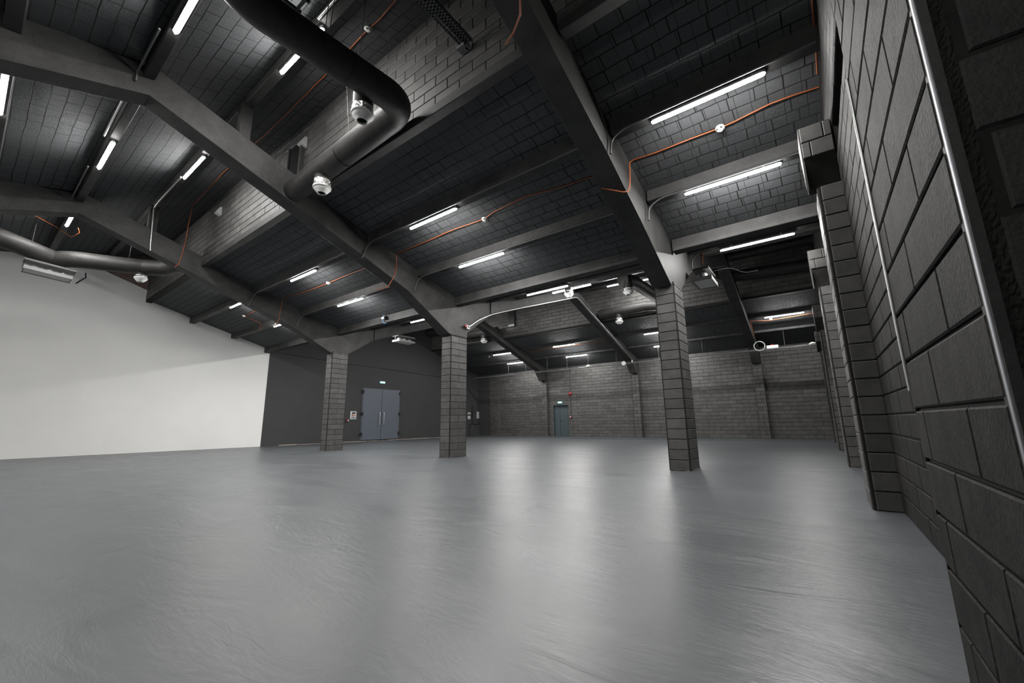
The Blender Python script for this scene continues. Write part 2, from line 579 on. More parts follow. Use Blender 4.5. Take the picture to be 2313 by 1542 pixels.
# far block wall
XDL, XDR, ZD = -15.02, -13.82, 2.13
mb = MB()
holes = [(XDL - XW, XDR - XW, 0, ZD)]
mb.blocks((XW, YF, 0), (1, 0, 0), (0, 0, 1), (0, -1, 0), XG - XW + 0.05, 4.95, blen=0.6, off=0.15, holes=holes, depth=0.010, joint=0.013, cham=0.007)
mb.box(XW - 0.2, XDL, YF, YF + 0.25, 0, 5.0, 1)
mb.box(XDR, XG + 0.3, YF, YF + 0.25, 0, 5.0, 1)
mb.box(XDL, XDR, YF, YF + 0.25, ZD, 5.0, 1)
mb.box(XDL, XDR, YF + 0.2, YF + 0.25, 0, ZD, 1)
struct(mb.build('wall_back', [M['block'], M['mortar']]), 'far wall of black painted blocks')

# block side wall (right) with a dark horizontal slot above the first pilaster
mb = MB()
mb.prism_x([(1.5, 0), (1.5, 4.15), (3.6, 4.15), (6.0, 4.15), (6.0, 4.55), (1.5, 4.55), (1.5, 7.4), (4.05, 8.3), (4.05, 6.3), (9.05, 4.85), (17.04, 7.4), (20.0, 8.3), (20.0, 6.3), (YF + 0.2, 4.8), (YF + 0.2, 0)], XG, XG + 0.3, 1)
mb.box(XG + 0.22, XG + 0.32, 1.5, 6.2, 4.0, 4.7, 2)
hl = [(3.6 - 1.5, 6.0 - 1.5, 4.15, 4.55)]
mb.blocks((XG, 1.5, 0), (0, 1, 0), (0, 0, 1), (-1, 0, 0), YF - 1.5, 8.3, blen=0.6, off=0.12, zmax=lambda u: ceil_z(u + 1.5) + 0.03, holes=hl, depth=0.014, joint=0.012, cham=0.008)
struct(recalc(mb.build('wall_right', [M['pier'], M['mortar'], M['black_soft']])), 'side wall of black painted blocks beside the pilasters')

# return wall nearest the camera: its long face and the end turning the corner
mb = MB()
PY0, PY1 = 1.28, 2.40
mb.box(XP + 0.013, 1.0, PY0 + 0.02, PY1 - 0.015, 0, 7.6, 1)
mb.box(0.338, 2.9, PY0 + 0.012, PY0 + 0.3, 0, 7.6, 1)
mb.blocks((XP + 0.014, PY0 + 0.04, 0), (0, 1, 0), (0, 0, 1), (-1, 0, 0), PY1 - PY0 - 0.045, 7.6, blen=0.6, off=0.31, depth=0.014, joint=0.013, cham=0.006, jit=0.0008)
mb.box(XP + 0.001, XP + 0.02, PY1 - 0.016, PY1 - 0.004, 0, 7.6, 1)  # mortar-coloured strip drawing the dark shadow gap along the far edge
mb.blocks((0.362, PY0 + 0.02, 0), (1, 0, 0), (0, 0, 1), (0, -1, 0), 2.4, 7.6, blen=0.8, off=0.42, mi=3, depth=0.014, joint=0.013, cham=0.006, jit=0.0008)
mb.prism_x([(PY0 + 0.002, 0), (PY0 + 0.06, 0), (PY0 + 0.06, 7.6), (PY0 + 0.002, 7.6)], XP + 0.002, 0.339, 2)
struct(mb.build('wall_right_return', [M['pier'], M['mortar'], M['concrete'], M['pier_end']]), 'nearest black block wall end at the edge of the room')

mb = MB()
random.seed(3)
nz, nx = 900, 7
vs = [(0.339 + 0.026 * k / (nx - 1) + random.uniform(-0.001, 0.001), PY0 + 0.010 + random.uniform(-0.0025, 0.0025), 7.6 * q / nz) for q in range(nz + 1) for k in range(nx)]
mb.add(vs, [(q * nx + k, q * nx + k + 1, (q + 1) * nx + k + 1, (q + 1) * nx + k) for q in range(nz) for k in range(nx - 1)])
struct(mb.build('wall_right_mortar', M['mortar']), 'rough mortar strip up the nearest wall end')

# unseen enclosure behind the camera
mb = MB()
mb.box(XW - 0.2, 3.2, -7.4, -7.2, 0, 5.0)
struct(mb.build('wall_front', M['dark_wall']), 'dark wall behind the viewer')
mb = MB()
mb.box(2.9, 3.1, -7.3, 1.4, 0, 7.6)
struct(mb.build('wall_side', M['dark_wall']), 'dark wall beside the viewer')

# ------------------------------------------------------------------ pilasters of the side wall
PYS = [6.0, 10.89, 16.44, 21.7]
plab = ['nearest block pilaster of the side wall, with stepped corbel', 'second block pilaster along the side wall from the viewer', 'third block pilaster along the side wall from the viewer', 'farthest block pilaster along the side wall, near the far wall']
for i, y in enumerate(PYS):
    t = thing('wall_pilaster', (XP, y, 0), plab[i], 'pilaster', 'block pilasters of the side wall')
    D, HT = 0.62, 3.8
    mb = MB()
    mb.box(XP + 0.014, XG, y + 0.014, y + D, 0, HT, 1)
    mb.blocks((XP + 0.035, y + 0.014, 0), (1, 0, 0), (0, 0, 1), (0, -1, 0), XG - XP - 0.035, HT, single=1, depth=0.014, joint=0.012, cham=0.006)
    mb.blocks((XP + 0.014, y + 0.03, 0), (0, 1, 0), (0, 0, 1), (-1, 0, 0), D - 0.03, HT, single=1, depth=0.014, joint=0.012, cham=0.006)
    o = mb.build('shaft', [M['block'], M['mortar']], t, None)
    mb = MB()
    z0, z1, xc = HT, 4.66, 0.225
    mb.prism_x([(y, z0 + 0.42), (y, z1), (y + D, z1), (y + D, z0 + 0.35), (y + 0.1, z0 - 0.04)], xc + 0.012, XG - 0.02, 1)
    mb.blocks((xc + 0.012, y, z0 + 0.42), (1, 0, 0), (0, 0, 1), (0, -1, 0), XG - xc - 0.03, 0.44, course=0.22, blen=0.3, off=0.09, depth=0.012)
    mb.prism_x([(y + 0.005, z0 - 0.02), (y + 0.005, z1), (y + D - 0.1, z1), (y + D - 0.25, z0 + 0.5)], xc - 0.002, xc + 0.02, 0)
    o2 = recalc(mb.build('corbel', [M['block'], M['mortar']], t))
    for q in (o, o2): q.matrix_parent_inverse = Matrix.Translation((-XP, -y, 0))

# ------------------------------------------------------------------ columns
clab = ['farthest of the three free-standing block columns, near the double door', 'middle of the three free-standing block columns, holding a red and white fitting', 'nearest free-standing block column, on the right side of the floor']
ZT = [3.86, 3.62, 3.86]
for i in range(3):
    x1, x0, HT = XF[i], XF[i] - FW, ZT[i]
    t = thing('block_column', (x1 - FW / 2, (Y0 + Y1) / 2, 0), clab[i], 'column', 'free-standing block columns')
    d, e = 0.014, 0.022
    mb = MB()
    mb.box(x0 + d, x1 - d, Y0 + d, Y1 - d, 0, HT, 1)
    for (sx, sy, xx, yy) in ((1, 1, x0, Y0), (-1, 1, x1, Y0), (1, -1, x0, Y1), (-1, -1, x1, Y1)):   # rounded arrises
        mb.tube([(xx + sx * 0.018, yy + sy * 0.018, 0), (xx + sx * 0.018, yy + sy * 0.018, HT)], 0.014, 8, 1)
    sA, sB = 1, 2
    mb.blocks((x0 + e, Y0 + d, 0), (1, 0, 0), (0, 0, 1), (0, -1, 0), FW - 2 * e, HT, single=(2 if i == 0 else 1), depth=d, joint=0.012, cham=0.006)
    mb.blocks((x0 + e, Y1 - d, 0), (1, 0, 0), (0, 0, 1), (0, 1, 0), FW - 2 * e, HT, single=1, depth=d, joint=0.012, cham=0.006)
    mb.blocks((x1 - d, Y0 + e, 0), (0, 1, 0), (0, 0, 1), (1, 0, 0), Y1 - Y0 - 2 * e, HT, single=2, depth=d, joint=0.012, cham=0.006)
    mb.blocks((x0 + d, Y0 + e, 0), (0, 1, 0), (0, 0, 1), (-1, 0, 0), Y1 - Y0 - 2 * e, HT, single=2, depth=d, joint=0.012, cham=0.006)
    o = mb.build('shaft', [M['block'], M['mortar']], t)
    o.matrix_parent_inverse = Matrix.Translation((-(x1 - FW / 2), -(Y0 + Y1) / 2, 0))
    # ragged mortar skirt at the foot
    mb = MB()
    for k in range(26):
        a = random.random()
        yy = random.choice((Y0 - 0.006, None))
        s = random.uniform(0.012, 0.03)
        if yy is None: mb.box(x1 - 0.004, x1 + 0.01, Y0 + a * 0.68, Y0 + a * 0.68 + s, 0, s * random.uniform(0.3, 1))
        else: mb.box(x0 + a * 0.4, x0 + a * 0.4 + s, Y0 - 0.008, Y0 + 0.004, 0, s * random.uniform(0.3, 1))
    o = mb.build('mortar_crumbs', plain('crumbly_mortar', (0.16, 0.14, 0.12), rough=0.9, bump=0.5), t)
    o['kind'] = 'stuff'
    o.matrix_parent_inverse = Matrix.Translation((-(x1 - FW / 2), -(Y0 + Y1) / 2, 0))

# ------------------------------------------------------------------ roof frames
low1 = [[(-6.4, 3.8), (-5.2, 4.5), (1.2, 6.68), (5.5, 5.16), (7.1, 4.56), (8.62, 3.80)],
        [(-6.4, 3.8), (-5.2, 4.5), (1.2, 6.68), (5.5, 5.15), (7.0, 4.58), (8.55, 3.66)],
        [(-6.4, 3.8), (-5.2, 4.5), (1.2, 6.66), (5.5, 5.13), (6.9, 4.55), (8.6, 3.76)]]
low2 = [(9.39, 3.86), (10.55, 4.61), (12.4, 5.26), (17.04, 6.83), (22.75, 4.92), (23.9, 4.56), (24.5, 3.86), (YF, 3.86)]
flab = ['far', 'middle', 'nearest']
for i in range(3):
    x1, x0 = XF[i], XF[i] - FW
    zt = ZT[i]
    p2 = list(low2)
    if i == 1: p2[0] = (9.39, 3.80)
    prof = list(low1[i]) + [(Y0, zt), (9.388, zt)] + p2
    topl = [(YF, 4.82), (20.1, 6.28), (17.2, 7.2), (17.0, 7.28), (9.05, 4.92), (4.3, 6.28), (1.3, 7.24), (1.17, 7.22), (-0.47, 6.95), (-6.4, 4.95)]
    mb = MB()
    mb.prism_x(prof + topl, x0, x1 - (0.03 if i == 2 else 0))
    o = bevel(recalc(mb.build('roof_girder', M['concrete'])), 0.018, 2)
    tag(o, 'cranked concrete roof frame over both halls, resting on the %s free-standing column' % flab[i], 'beam', 'concrete roof frames', 'thing')
    # far-wall pilaster that carries it
    t = thing('wall_pilaster', (x1 - FW / 2, YF, 0), 'block pilaster on the far wall %s' % ('just left of the single door', 'in line with the middle column frame', 'farthest from the single door, nearest the side wall')[i], 'pilaster', 'block pilasters of the far wall')
    mb = MB()
    ya = 24.8
    mb.box(x0 + 0.012, x1 - 0.012, ya + 0.014, YF, 0, 3.86, 1)
    mb.blocks((x0, ya + 0.014, 0), (1, 0, 0), (0, 0, 1), (0, -1, 0), FW, 3.86, single=2, depth=0.014, joint=0.015)
    mb.blocks((x1 - 0.014, ya + 0.014, 0), (0, 1, 0), (0, 0, 1), (1, 0, 0), YF - ya - 0.014, 3.86, single=1, depth=0.014)
    mb.blocks((x0 + 0.014, ya + 0.014, 0), (0, 1, 0), (0, 0, 1), (-1, 0, 0), YF - ya - 0.014, 3.86, single=1, depth=0.014)
    o = mb.build('shaft', [M['block'], M['mortar']], t)
    o.matrix_parent_inverse = Matrix.Translation((-(x1 - FW / 2), -YF, 0))
# short posts that carry the upper roof on the frames
for i in (0, 1):
    mb = MB()
    mb.box(XF[i] - 0.30, XF[i] - 0.12, 2.62, 2.84, 6.75, 7.62)
    tag(bevel(mb.build('roof_post', M['concrete'])), 'short concrete post standing on the %s roof frame under the upper roof' % flab[i], 'post', 'short posts under the upper roof', 'thing')

# ------------------------------------------------------------------ purlins
BAYS = {'side': (XF[2], XG), 'near': (XF[1], XF[2] - FW), 'mid': (XF[0], XF[1] - FW), 'end': (XW, XF[0] - FW)}
BTXT = {'side': 'beside the block side wall', 'near': 'between nearest and middle frames', 'mid': 'between middle and far frames', 'end': 'against the white wall'}
rows = [  # y of front face, width, bottom z, top z, wording, bays
    (-0.42, 0.18, 6.66, 6.95, 'left of the near ridge', ('near', 'mid', 'end')),
    (1.08, 0.16, 7.00, 7.36, 'along the near ridge', ('near', 'mid', 'end')),
    (2.64, 0.17, 7.54, 7.85, 'under the near upper roof', ('near', 'mid', 'end')),
    (4.02, 0.18, 6.04, 6.22, 'at the foot of the upstand wall', ('side', 'near', 'mid')),
    (5.62, 0.20, 5.50, 5.80, 'high on the near lower roof', ('side', 'near', 'mid', 'end')),
    (7.28, 0.20, 5.07, 5.32, 'half way down the near lower roof', ('side', 'near', 'mid', 'end')),
    (8.80, 0.26, 4.58, 4.88, 'in the valley over the columns', ('side', 'near', 'mid', 'end')),
    (10.38, 0.20, 5.07, 5.36, 'first beyond the columns', ('side', 'near', 'mid')),
    (12.00, 0.20, 5.55, 5.84, 'second beyond the columns', ('side', 'near', 'mid')),
    (16.94, 0.22, 7.10, 7.34, 'along the far ridge', ('side', 'near')),
    (18.50, 0.22, 7.58, 7.80, 'under the far upper roof', ('side', 'near')),
    (21.56, 0.20, 5.62, 5.78, 'upper on the farthest slope', ('side', 'near', 'mid', 'end')),
    (23.16, 0.20, 5.17, 5.32, 'lower on the farthest slope', ('side', 'near', 'mid', 'end')),
]
for (y, wd, zb, zt, txt, bays) in rows:
    for b in bays:
        mb = MB()
        mb.box(BAYS[b][0], BAYS[b][1], y, y + wd, zb, max(zt, ceil_z(y + wd) + 0.02 if y < 3.9 or y > 4.2 else zt))
        o = bevel(mb.build('roof_purlin', M['concrete']), 0.01, 1)
        tag(o, 'dark concrete purlin %s, %s' % (txt, BTXT[b]), 'beam', 'roof purlins %s' % txt, 'thing')

# ------------------------------------------------------------------ lamps
XC = {'side': -0.76, 'near': -6.38, 'mid': -12.1, 'end': -16.9}
def make_lamp():
    t = thing('batten_lamp', (0, 0, 0), 'lamp', 'lamp', None)
    L2, R = 0.75, 0.033
    def capsule(ring, l):
        """stadium-section body along x with rounded ends"""
        mb = MB()
        n = len(ring)
        xs = [(-l, 0.35), (-l + 0.018, 0.8), (-l + 0.045, 1.0), (l - 0.045, 1.0), (l - 0.018, 0.8), (l, 0.35)]
        vs, fs = [], []
        for x, s in xs:
            vs += [(x, y * s, z) for y, z in ring]
        for i in range(len(xs) - 1):
            for k in range(n - 1):
                fs.append((i * n + k, i * n + k + 1, (i + 1) * n + k + 1, (i + 1) * n + k))
        fs.append(tuple(range(n)))
        fs.append(tuple(range((len(xs) - 1) * n, len(xs) * n))[::-1])
        mb.add(vs, fs, 0, False)
        return mb
    dif = [(R * math.cos(a), 0.0 - 0.030 * math.sin(a)) for a in [math.pi * k / 6 for k in range(7)]]
    o = recalc(capsule(dif, L2 - 0.012).build('diffuser', M['lamp'], t))
    hou = [(0.040, 0.0), (0.040, 0.014), (0.03, 0.05), (-0.03, 0.05), (-0.040, 0.014), (-0.040, 0.0)]
    mb = capsule(hou, L2)
    recalc(mb.build('housing', M['grey_plastic'], t))
    for s in (-1, 1):
        mb = MB()
        mb.box(s * 0.5 - 0.015, s * 0.5 + 0.015, -0.043, 0.043, 0.006, 0.07)
        mb.build('clip', M['steel'], t)
    return t
lamps = [  # bay, y, z of diffuser, wording, x
    ('side', 5.70, 5.44, 'upper row of the near lower roof', None), ('near', 5.70, 5.44, 'upper row of the near lower roof', None),
    ('mid', 5.70, 5.44, 'upper row of the near lower roof', None), ('end', 5.70, 5.44, 'upper row of the near lower roof', None),
    ('side', 7.40, 5.04, 'lower row of the near lower roof', -0.74), ('near', 7.40, 5.03, 'lower row of the near lower roof', -6.44),
    ('mid', 7.40, 5.03, 'lower row of the near lower roof', -12.25), ('end', 7.40, 5.03, 'lower row of the near lower roof', -17.05),
    ('near', 1.157, 6.94, 'on the near ridge', -6.5), ('mid', 1.157, 6.945, 'on the near ridge', None), ('end', 1.157, 6.92, 'on the near ridge', -16.65),
    ('near', 2.72, 7.49, 'high behind the big duct', -6.6), ('mid', 2.72, 7.49, 'high under the near upper roof', None),
    ('mid', -0.33, 6.62, 'cut by the photo edge', -10.6),
    ('side', 10.48, 4.99, 'just beyond the columns', -0.70), ('near', 10.48, 5.01, 'just beyond the columns', None), ('mid', 10.48, 5.01, 'just beyond the columns', -12.1),
    ('near', 12.1, 5.49, 'second beyond the columns', None),
    ('near', 17.04, 7.05, 'on the far ridge', None), ('near', 18.6, 7.53, 'under the far upper roof', None),
    ('side', 21.66, 5.57, 'upper on the farthest slope', None), ('near', 21.66, 5.57, 'upper on the farthest slope', None), ('mid', 21.66, 5.57, 'upper on the farthest slope', None), ('end', 21.66, 5.57, 'upper on the farthest slope', None),
    ('near', 23.26, 5.11, 'lower on the farthest slope', -6.4), ('mid', 23.26, 5.12, 'lower on the farthest slope', None), ('end', 23.26, 5.13, 'lower on the farthest slope', None),
    ('mid', 17.04, 7.05, 'on the far ridge', None), ('mid', 12.1, 5.49, 'second beyond the columns', None), ('end', 10.48, 5.01, 'just beyond the columns', None), ('end', 12.1, 5.49, 'second beyond the columns', None), ('end', 17.04, 7.05, 'on the far ridge', None),
    # the same row goes on behind the viewer
    ('side', -3.3, 5.72, 'on the slope behind the viewer', None), ('near', -3.3, 5.72, 'on the slope behind the viewer', None), ('mid', -3.3, 5.72, 'on the slope behind the viewer', None), ('end', -3.3, 5.72, 'on the slope behind the viewer', None),
]
proto = make_lamp()
for i, (b, y, z, txt, x) in enumerate(lamps):
    o = proto if i == 0 else copy_tree(proto)
    o.location = (XC[b] if x is None else x, y, z)
    tag(o, 'lit white batten lamp %s, %s' % (BTXT[b], txt), 'lamp', 'LED batten lamps on the ceiling', 'thing')

# ------------------------------------------------------------------ conduits along the lamp rows
def cable(name, pts, r, mat, label, cat, group=None, n=8):
    mb = MB()
    mb.tube(pts, r, n)
    return tag(mb.build(name, mat), label, cat, group, 'thing')
for (y, z, txt) in ((5.65, 5.48, 'upper'), (7.33, 5.05, 'lower')):
    for b in ('side', 'near', 'mid'):
        a, c = BAYS[b]
        yy, fx = y - 0.05, a + 0.03
        zf = z - 0.42
        pts = [(c - 0.05, yy, z)] + [(a + 0.25, yy, z), (fx, yy - 0.02, z - 0.12), (fx, yy - 0.1, zf)]
        cable('lamp_conduit', fillet(pts, 0.12), 0.016, M['grey_conduit'], 'grey conduit along the %s lamp row, %s' % (txt, BTXT[b]), 'conduit', 'grey lamp conduits')
cable('lamp_conduit', fillet([(-1.35, 10.44, 5.04), (-1.95, 10.42, 5.02), (-2.09, 10.4, 4.9), (-2.09, 10.36, 4.62)], 0.1), 0.014, M['grey_conduit'], 'grey conduit dropping beside the nearest column to the lamp just beyond it', 'conduit', 'grey lamp conduits')
cable('lamp_conduit', fillet([(-12.85, 2.66, 7.5), (-14.9, 2.66, 7.5), (-15.3, 2.66, 7.45)], 0.1), 0.022, M['zinc'], 'bright conduit running from the high lamp to the far frame', 'conduit', 'bright upper conduits')
cable('lamp_conduit', fillet([(-15.33, 2.66, 7.42), (-15.33, 2.72, 6.3), (-15.33, 2.74, 6.12)], 0.05), 0.02, M['zinc'], 'bright conduit dropping down the face of the far frame', 'conduit', 'bright upper conduits')
cable('lamp_conduit', [(-13.0, 1.0, 6.98), (-15.3, 1.0, 6.98)], 0.016, M['grey_conduit'], 'grey conduit along the ridge between middle and far frames', 'conduit', 'grey lamp conduits')
cable('lamp_conduit', [(-9.2, 1.0, 6.98), (-11.3, 1.0, 6.98)], 0.018, M['zinc'], 'bright conduit from the ridge lamp to the middle frame', 'conduit', 'bright upper conduits')
cable('lamp_conduit', [(-7.4, 1.0, 6.98), (-8.68, 1.0, 6.98), (-8.69, 1.0, 6.8)], 0.016, M['grey_conduit'], 'grey conduit from the nearest ridge lamp to the middle frame', 'conduit', 'grey lamp conduits')
cable('lamp_conduit', [(-2.7, 2.6, 7.52), (-5.8, 2.6, 7.52)], 0.02, M['zinc'], 'bright conduit above the big duct to the high lamp', 'conduit', 'bright upper conduits')

# silver conduit along the far-hall frame of the middle column
sx = XF[1] + 0.025
pts = [(9.42, 3.99), (9.88, 4.31), (10.53, 4.63), (11.1, 4.84), (12.45, 5.31), (14.44, 5.98), (17.0, 6.84), (17.3, 6.78), (19.29, 6.17), (22.1, 5.24), (23.6, 4.74), (23.9, 4.60), (23.82, 4.36)]
cable('steel_conduit', fillet([(sx, y, z) for y, z in pts], 0.2, 4), 0.022, M['steel'], 'shiny steel conduit following the far-hall frame from the middle column', 'conduit')
t = thing('junction_fitting', (sx, 9.36, 3.96), 'small red and white fitting at the top of the middle column', 'fitting')
mb = MB(); mb.box(-0.01, 0.06, -0.07, 0.05, -0.05, 0.07); bevel(mb.build('body', M['white_plastic'], t), 0.01)
mb = MB(); mb.tube([(0.02, -0.12, 0.03), (0.07, -0.12, 0.03)], 0.045, 14); mb.build('red_cap', M['red'], t)
mb = MB(); mb.tube([(0.06, -0.01, 0.02), (0.075, -0.01, 0.02)], 0.03, 12); mb.build('dark_face', M['black'], t)

# dark cable strap round the far-hall frames
for i, x in ((0, XF[0]), (1, XF[1])):
    cable('frame_strap', [(x + 0.01, 10.56, 4.60), (x + 0.01, 10.56, 5.38)], 0.02, M['black'], 'black vertical cable on the %s column\'s far-hall frame' % flab[i], 'cable', 'black cables on the frames')

# ------------------------------------------------------------------ orange detector cables
def det(loc, label):
    t = thing('smoke_detector', loc, label, 'smoke detector', 'smoke detectors on the orange cables')
    mb = MB(); mb.lathe([(0.0, 0.012), (0.066, 0.012), (0.068, 0.0), (0.064, -0.012), (0.052, -0.014)]); mb.build('base', M['white_plastic'], t)
    mb = MB(); mb.lathe([(0.052, -0.012), (0.05, -0.03), (0.04, -0.04), (0.022, -0.045), (0.0, -0.046)]); mb.build('sensor_head', M['white_plastic'], t)
    for k in range(4):
        a = k * math.pi / 2 + 0.5
        mb = MB(); mb.box(-0.016, 0.016, 0.034, 0.052, -0.038, -0.022)
        for v in range(len(mb.v)):
            x, y, z = mb.v[v]; mb.v[v] = (x * math.cos(a) - y * math.sin(a), x * math.sin(a) + y * math.cos(a), z)
        mb.build('vent', M['black'], t)
    t.rotation_euler = (math.radians(-16), 0, 0)
    return t
det((-0.70, 6.54, 5.48), 'white smoke detector on the orange cable in the bay beside the side wall')
det((-5.54, 6.50, 5.49), 'white smoke detector on the orange cable between nearest and middle frames')
det((-12.21, 6.57, 5.47), 'white smoke detector on the orange cable between middle and far frames')
det((-18.70, 6.56, 5.47), 'white smoke detector on the orange cable in the bay against the white wall')
d = det((-5.64, 3.40, 7.94), 'white smoke detector high under the upper roof behind the big duct')
d.rotation_euler = (math.radians(16), 0, 0)
det((-12.0, 22.0, 5.62), 'tiny white smoke detector on the far slope between middle and far frames')
det((-1.3, 22.1, 5.56), 'tiny white smoke detector on the far slope beside the side wall')
det((-18.4, 22.1, 5.6), 'tiny white smoke detector on the far slope near the charcoal wall')
det((-2.0, 14.6, 6.5), 'dim smoke detector on the far hall ceiling beside the side wall')

OC = []
def orange(pts, label, r=0.011, amp=0.012):
    cable('detector_cable', wavy(pts, amp), r, M['orange'], label, 'cable', 'orange detector cables', 7)
cz = lambda y, o=0.012: ceil_z(y) - o
def run(xs, y): return [(x, yy, cz(yy)) for x, yy in ((x, y + dy) for x, dy in xs)]
orange(run([(0.56, 0.0), (0.26, -0.03), (-0.02, -0.04), (-0.49, 0.02), (-0.70, 0.03), (-1.13, 0.02), (-1.7, 0.02), (-2.08, -0.01), (-2.12, 0.0)], 6.51) + [(-2.125, 6.40, 5.4), (-2.125, 6.37, 5.11), (-2.125, 6.30, 4.87), (-2.125, 6.22, 4.76), (-2.2, 6.20, 4.77), (-2.5, 6.0, 4.86)], 'orange cable across the bay beside the side wall and round the nearest frame')
orange(run([(-2.58, 0.0), (-2.80, 0.02), (-3.5, -0.03), (-4.27, -0.14), (-5.2, -0.08), (-5.54, 0.0), (-6.39, -0.04), (-7.69, -0.01), (-8.65, 0.0), (-8.70, 0.0)], 6.50) + [(-8.705, 6.53, 5.45), (-8.705, 6.55, 5.18), (-8.705, 6.50, 4.89), (-8.705, 6.3, 4.5), (-8.8, 6.22, 4.48), (-9.1, 6.2, 4.48)], 'orange cable between the nearest and middle frames, dropping down the middle frame')
orange(run([(-9.16, 0.0), (-10.16, 0.0), (-10.98, 0.0), (-12.21, 0.02), (-13.4, 0.02), (-15.06, -0.09), (-15.35, 0.0)], 6.56) + [(-15.365, 6.58, 5.4), (-15.365, 6.54, 5.1), (-15.365, 6.53, 4.8), (-15.365, 6.4, 4.42)], 'orange cable between the middle and far frames')
orange(run([(-15.84, 0.0), (-17.4, 0.0), (-18.7, 0.0)], 6.56) + [(-18.72, 7.0, 5.36), (-18.75, 7.25, 5.28), (-18.75, 7.26, 5.0)], 'orange cable in the bay against the white wall')
orange([(x, y, cz(y)) for x, y in ((-2.6, 3.40), (-4.84, 3.38), (-5.34, 3.43), (-5.64, 3.41), (-6.04, 3.43), (-6.4, 3.45), (-7.3, 3.49), (-9.14, 3.53), (-10.5, 3.52), (-12.4, 3.5), (-15.2, 3.6), (-15.36, 3.56))] + [(-15.365, 3.56, 7.6), (-15.365, 3.54, 6.87), (-15.365, 3.5, 6.25), (-15.365, 3.46, 5.95), (-15.4, 3.38, 5.82)], 'long orange cable high along the upper roof and down the far frame')
orange([(-2.57, 3.42, 5.6), (-2.4, 3.36, 5.615), (-2.22, 3.25, 5.645), (-2.13, 3.12, 5.72), (-2.12, 3.0, 5.95), (-2.12, 2.9, 6.4)], 'orange cable looped under the nearest frame at the top of the photo', amp=0.003)
orange([(0.55, 3.4, 6.36), (0.54, 4.1, 6.15), (0.55, 5.0, 5.9), (0.55, 5.7, 5.7), (0.55, 6.3, 5.55)], 'orange cable running down the joint between side wall and ceiling')
orange([(-2.11, 21.9, 5.55), (-1.3, 22.1, 5.5), (0.3, 21.9, 5.52)], 'orange cable on the far slope beside the side wall')
orange([(-2.115, 21.9, 5.55), (-2.115, 22.3, 5.2), (-2.115, 23.0, 4.9)], 'orange cable down the far-hall frame of the nearest column')
orange([(-9.2, 22.05, 5.55), (-12.0, 22.0, 5.58), (-15.36, 22.1, 5.55)], 'orange cable on the far slope between middle and far frames')
orange([(-2.115, 12.0, 5.6), (-2.11, 11.9, 5.25)], 'short orange cable on the far-hall frame beside the nearest column')
orange([(-17.0, 0.2, 7.0), (-18.1, 1.0, 7.05), (-18.1, 1.35, 6.85), (-17.4, 1.45, 6.82), (-17.38, 1.4, 6.95)], 'orange cable bending near the ridge lamp by the white wall')

# ------------------------------------------------------------------ ventilation ducts
def diffuser(t, x, y, ztop, s=1.0, drop=0.36, foilh=0.12, loc=(0, 0, 0)):
    """drop pipe with foil collar and white jet nozzle, as part of a duct"""
    r = 0.155 * s
    c = (x - loc[0], y - loc[1], ztop - loc[2])
    mb = MB(); mb.lathe([(r, 0.1), (r, -drop)], c); o = mb.build('branch', M['duct'], t)
    mb = MB(); mb.lathe([(r * 1.03, -drop + 0.01), (r * 1.05, -drop - foilh * 0.5), (r * 1.03, -drop - foilh)], c); mb.build('foil_collar', M['foil'], o)
    z = -drop - foilh
    mb = MB()
    mb.lathe([(r * 1.03, z + 0.012), (r * 1.12, z + 0.004), (r * 1.13, z - 0.02), (r * 1.06, z - 0.032), (r * 1.0, z - 0.03), (r * 0.98, z - 0.045), (r * 0.80, z - 0.085), (r * 0.60, z - 0.105), (r * 0.56, z - 0.128), (r * 0.50, z - 0.132), (r * 0.46, z - 0.10), (r * 0.44, z - 0.02)], c, 32)
    mb.build('nozzle', M['white_plastic'], o)
    mb = MB(); mb.lathe([(r * 0.45, z - 0.105), (0.0, z - 0.105)], c); mb.build('throat', M['black_soft'], o)

def duct(name, loc, label, runs, r, branches, rods=(), s=1.0):
    t = thing(name, loc, label, 'duct', 'black ventilation ducts')
    l = Vector(loc)
    for nm, pts in runs:
        mb = MB()
        mb.tube([Vector(p) - l for p in pts], r, 28)
        mb.build(nm, M['duct'], t)
    for b in branches: diffuser(t, *b[:3], s=s, drop=b[3], foilh=b[4], loc=loc)
    for a, b in rods:
        mb = MB(); mb.tube([Vector(a) - l, Vector(b) - l], 0.006, 6); mb.build('hanger_rod', M['grey_conduit'], t)
    return t
L1 = (-4.95, 3.4, 6.15)
zc = 6.17
e1 = fillet([(-4.95, 2.75, zc - 0.03), (-4.90, 3.74, zc), (-5.8, 3.75, zc)], 0.62, 12)
up1 = fillet([(-4.95, 2.8, zc - 0.03), (-4.99, 1.9, 6.12), (-5.0, 1.40, 6.1), (-5.1, 0.95, 6.5), (-5.2, 0.85, 7.2)], 0.4, 8)
t1 = duct('ventilation_duct', L1, 'big black insulated duct elbowing across the upper ceiling between nearest and middle frames', [('duct_run', up1), ('duct_elbow', e1), ('duct_run', [(-5.6, 3.75, zc), (-8.70, 3.75, 6.05)])], 0.232,
     [(-5.17, 3.12, 6.1, 0.25, 0.10), (-7.5, 3.75, 6.06, 0.24, 0.14)], [((-5.02, 2.9, 6.3), (-5.1, 3.0, 7.8)), ((-6.6, 3.75, 6.3), (-6.6, 3.55, 8.0)), ((-4.9, 2.3, 6.3), (-4.9, 2.35, 7.6)), ((-4.75, 2.3, 6.3), (-4.75, 2.35, 7.6))])
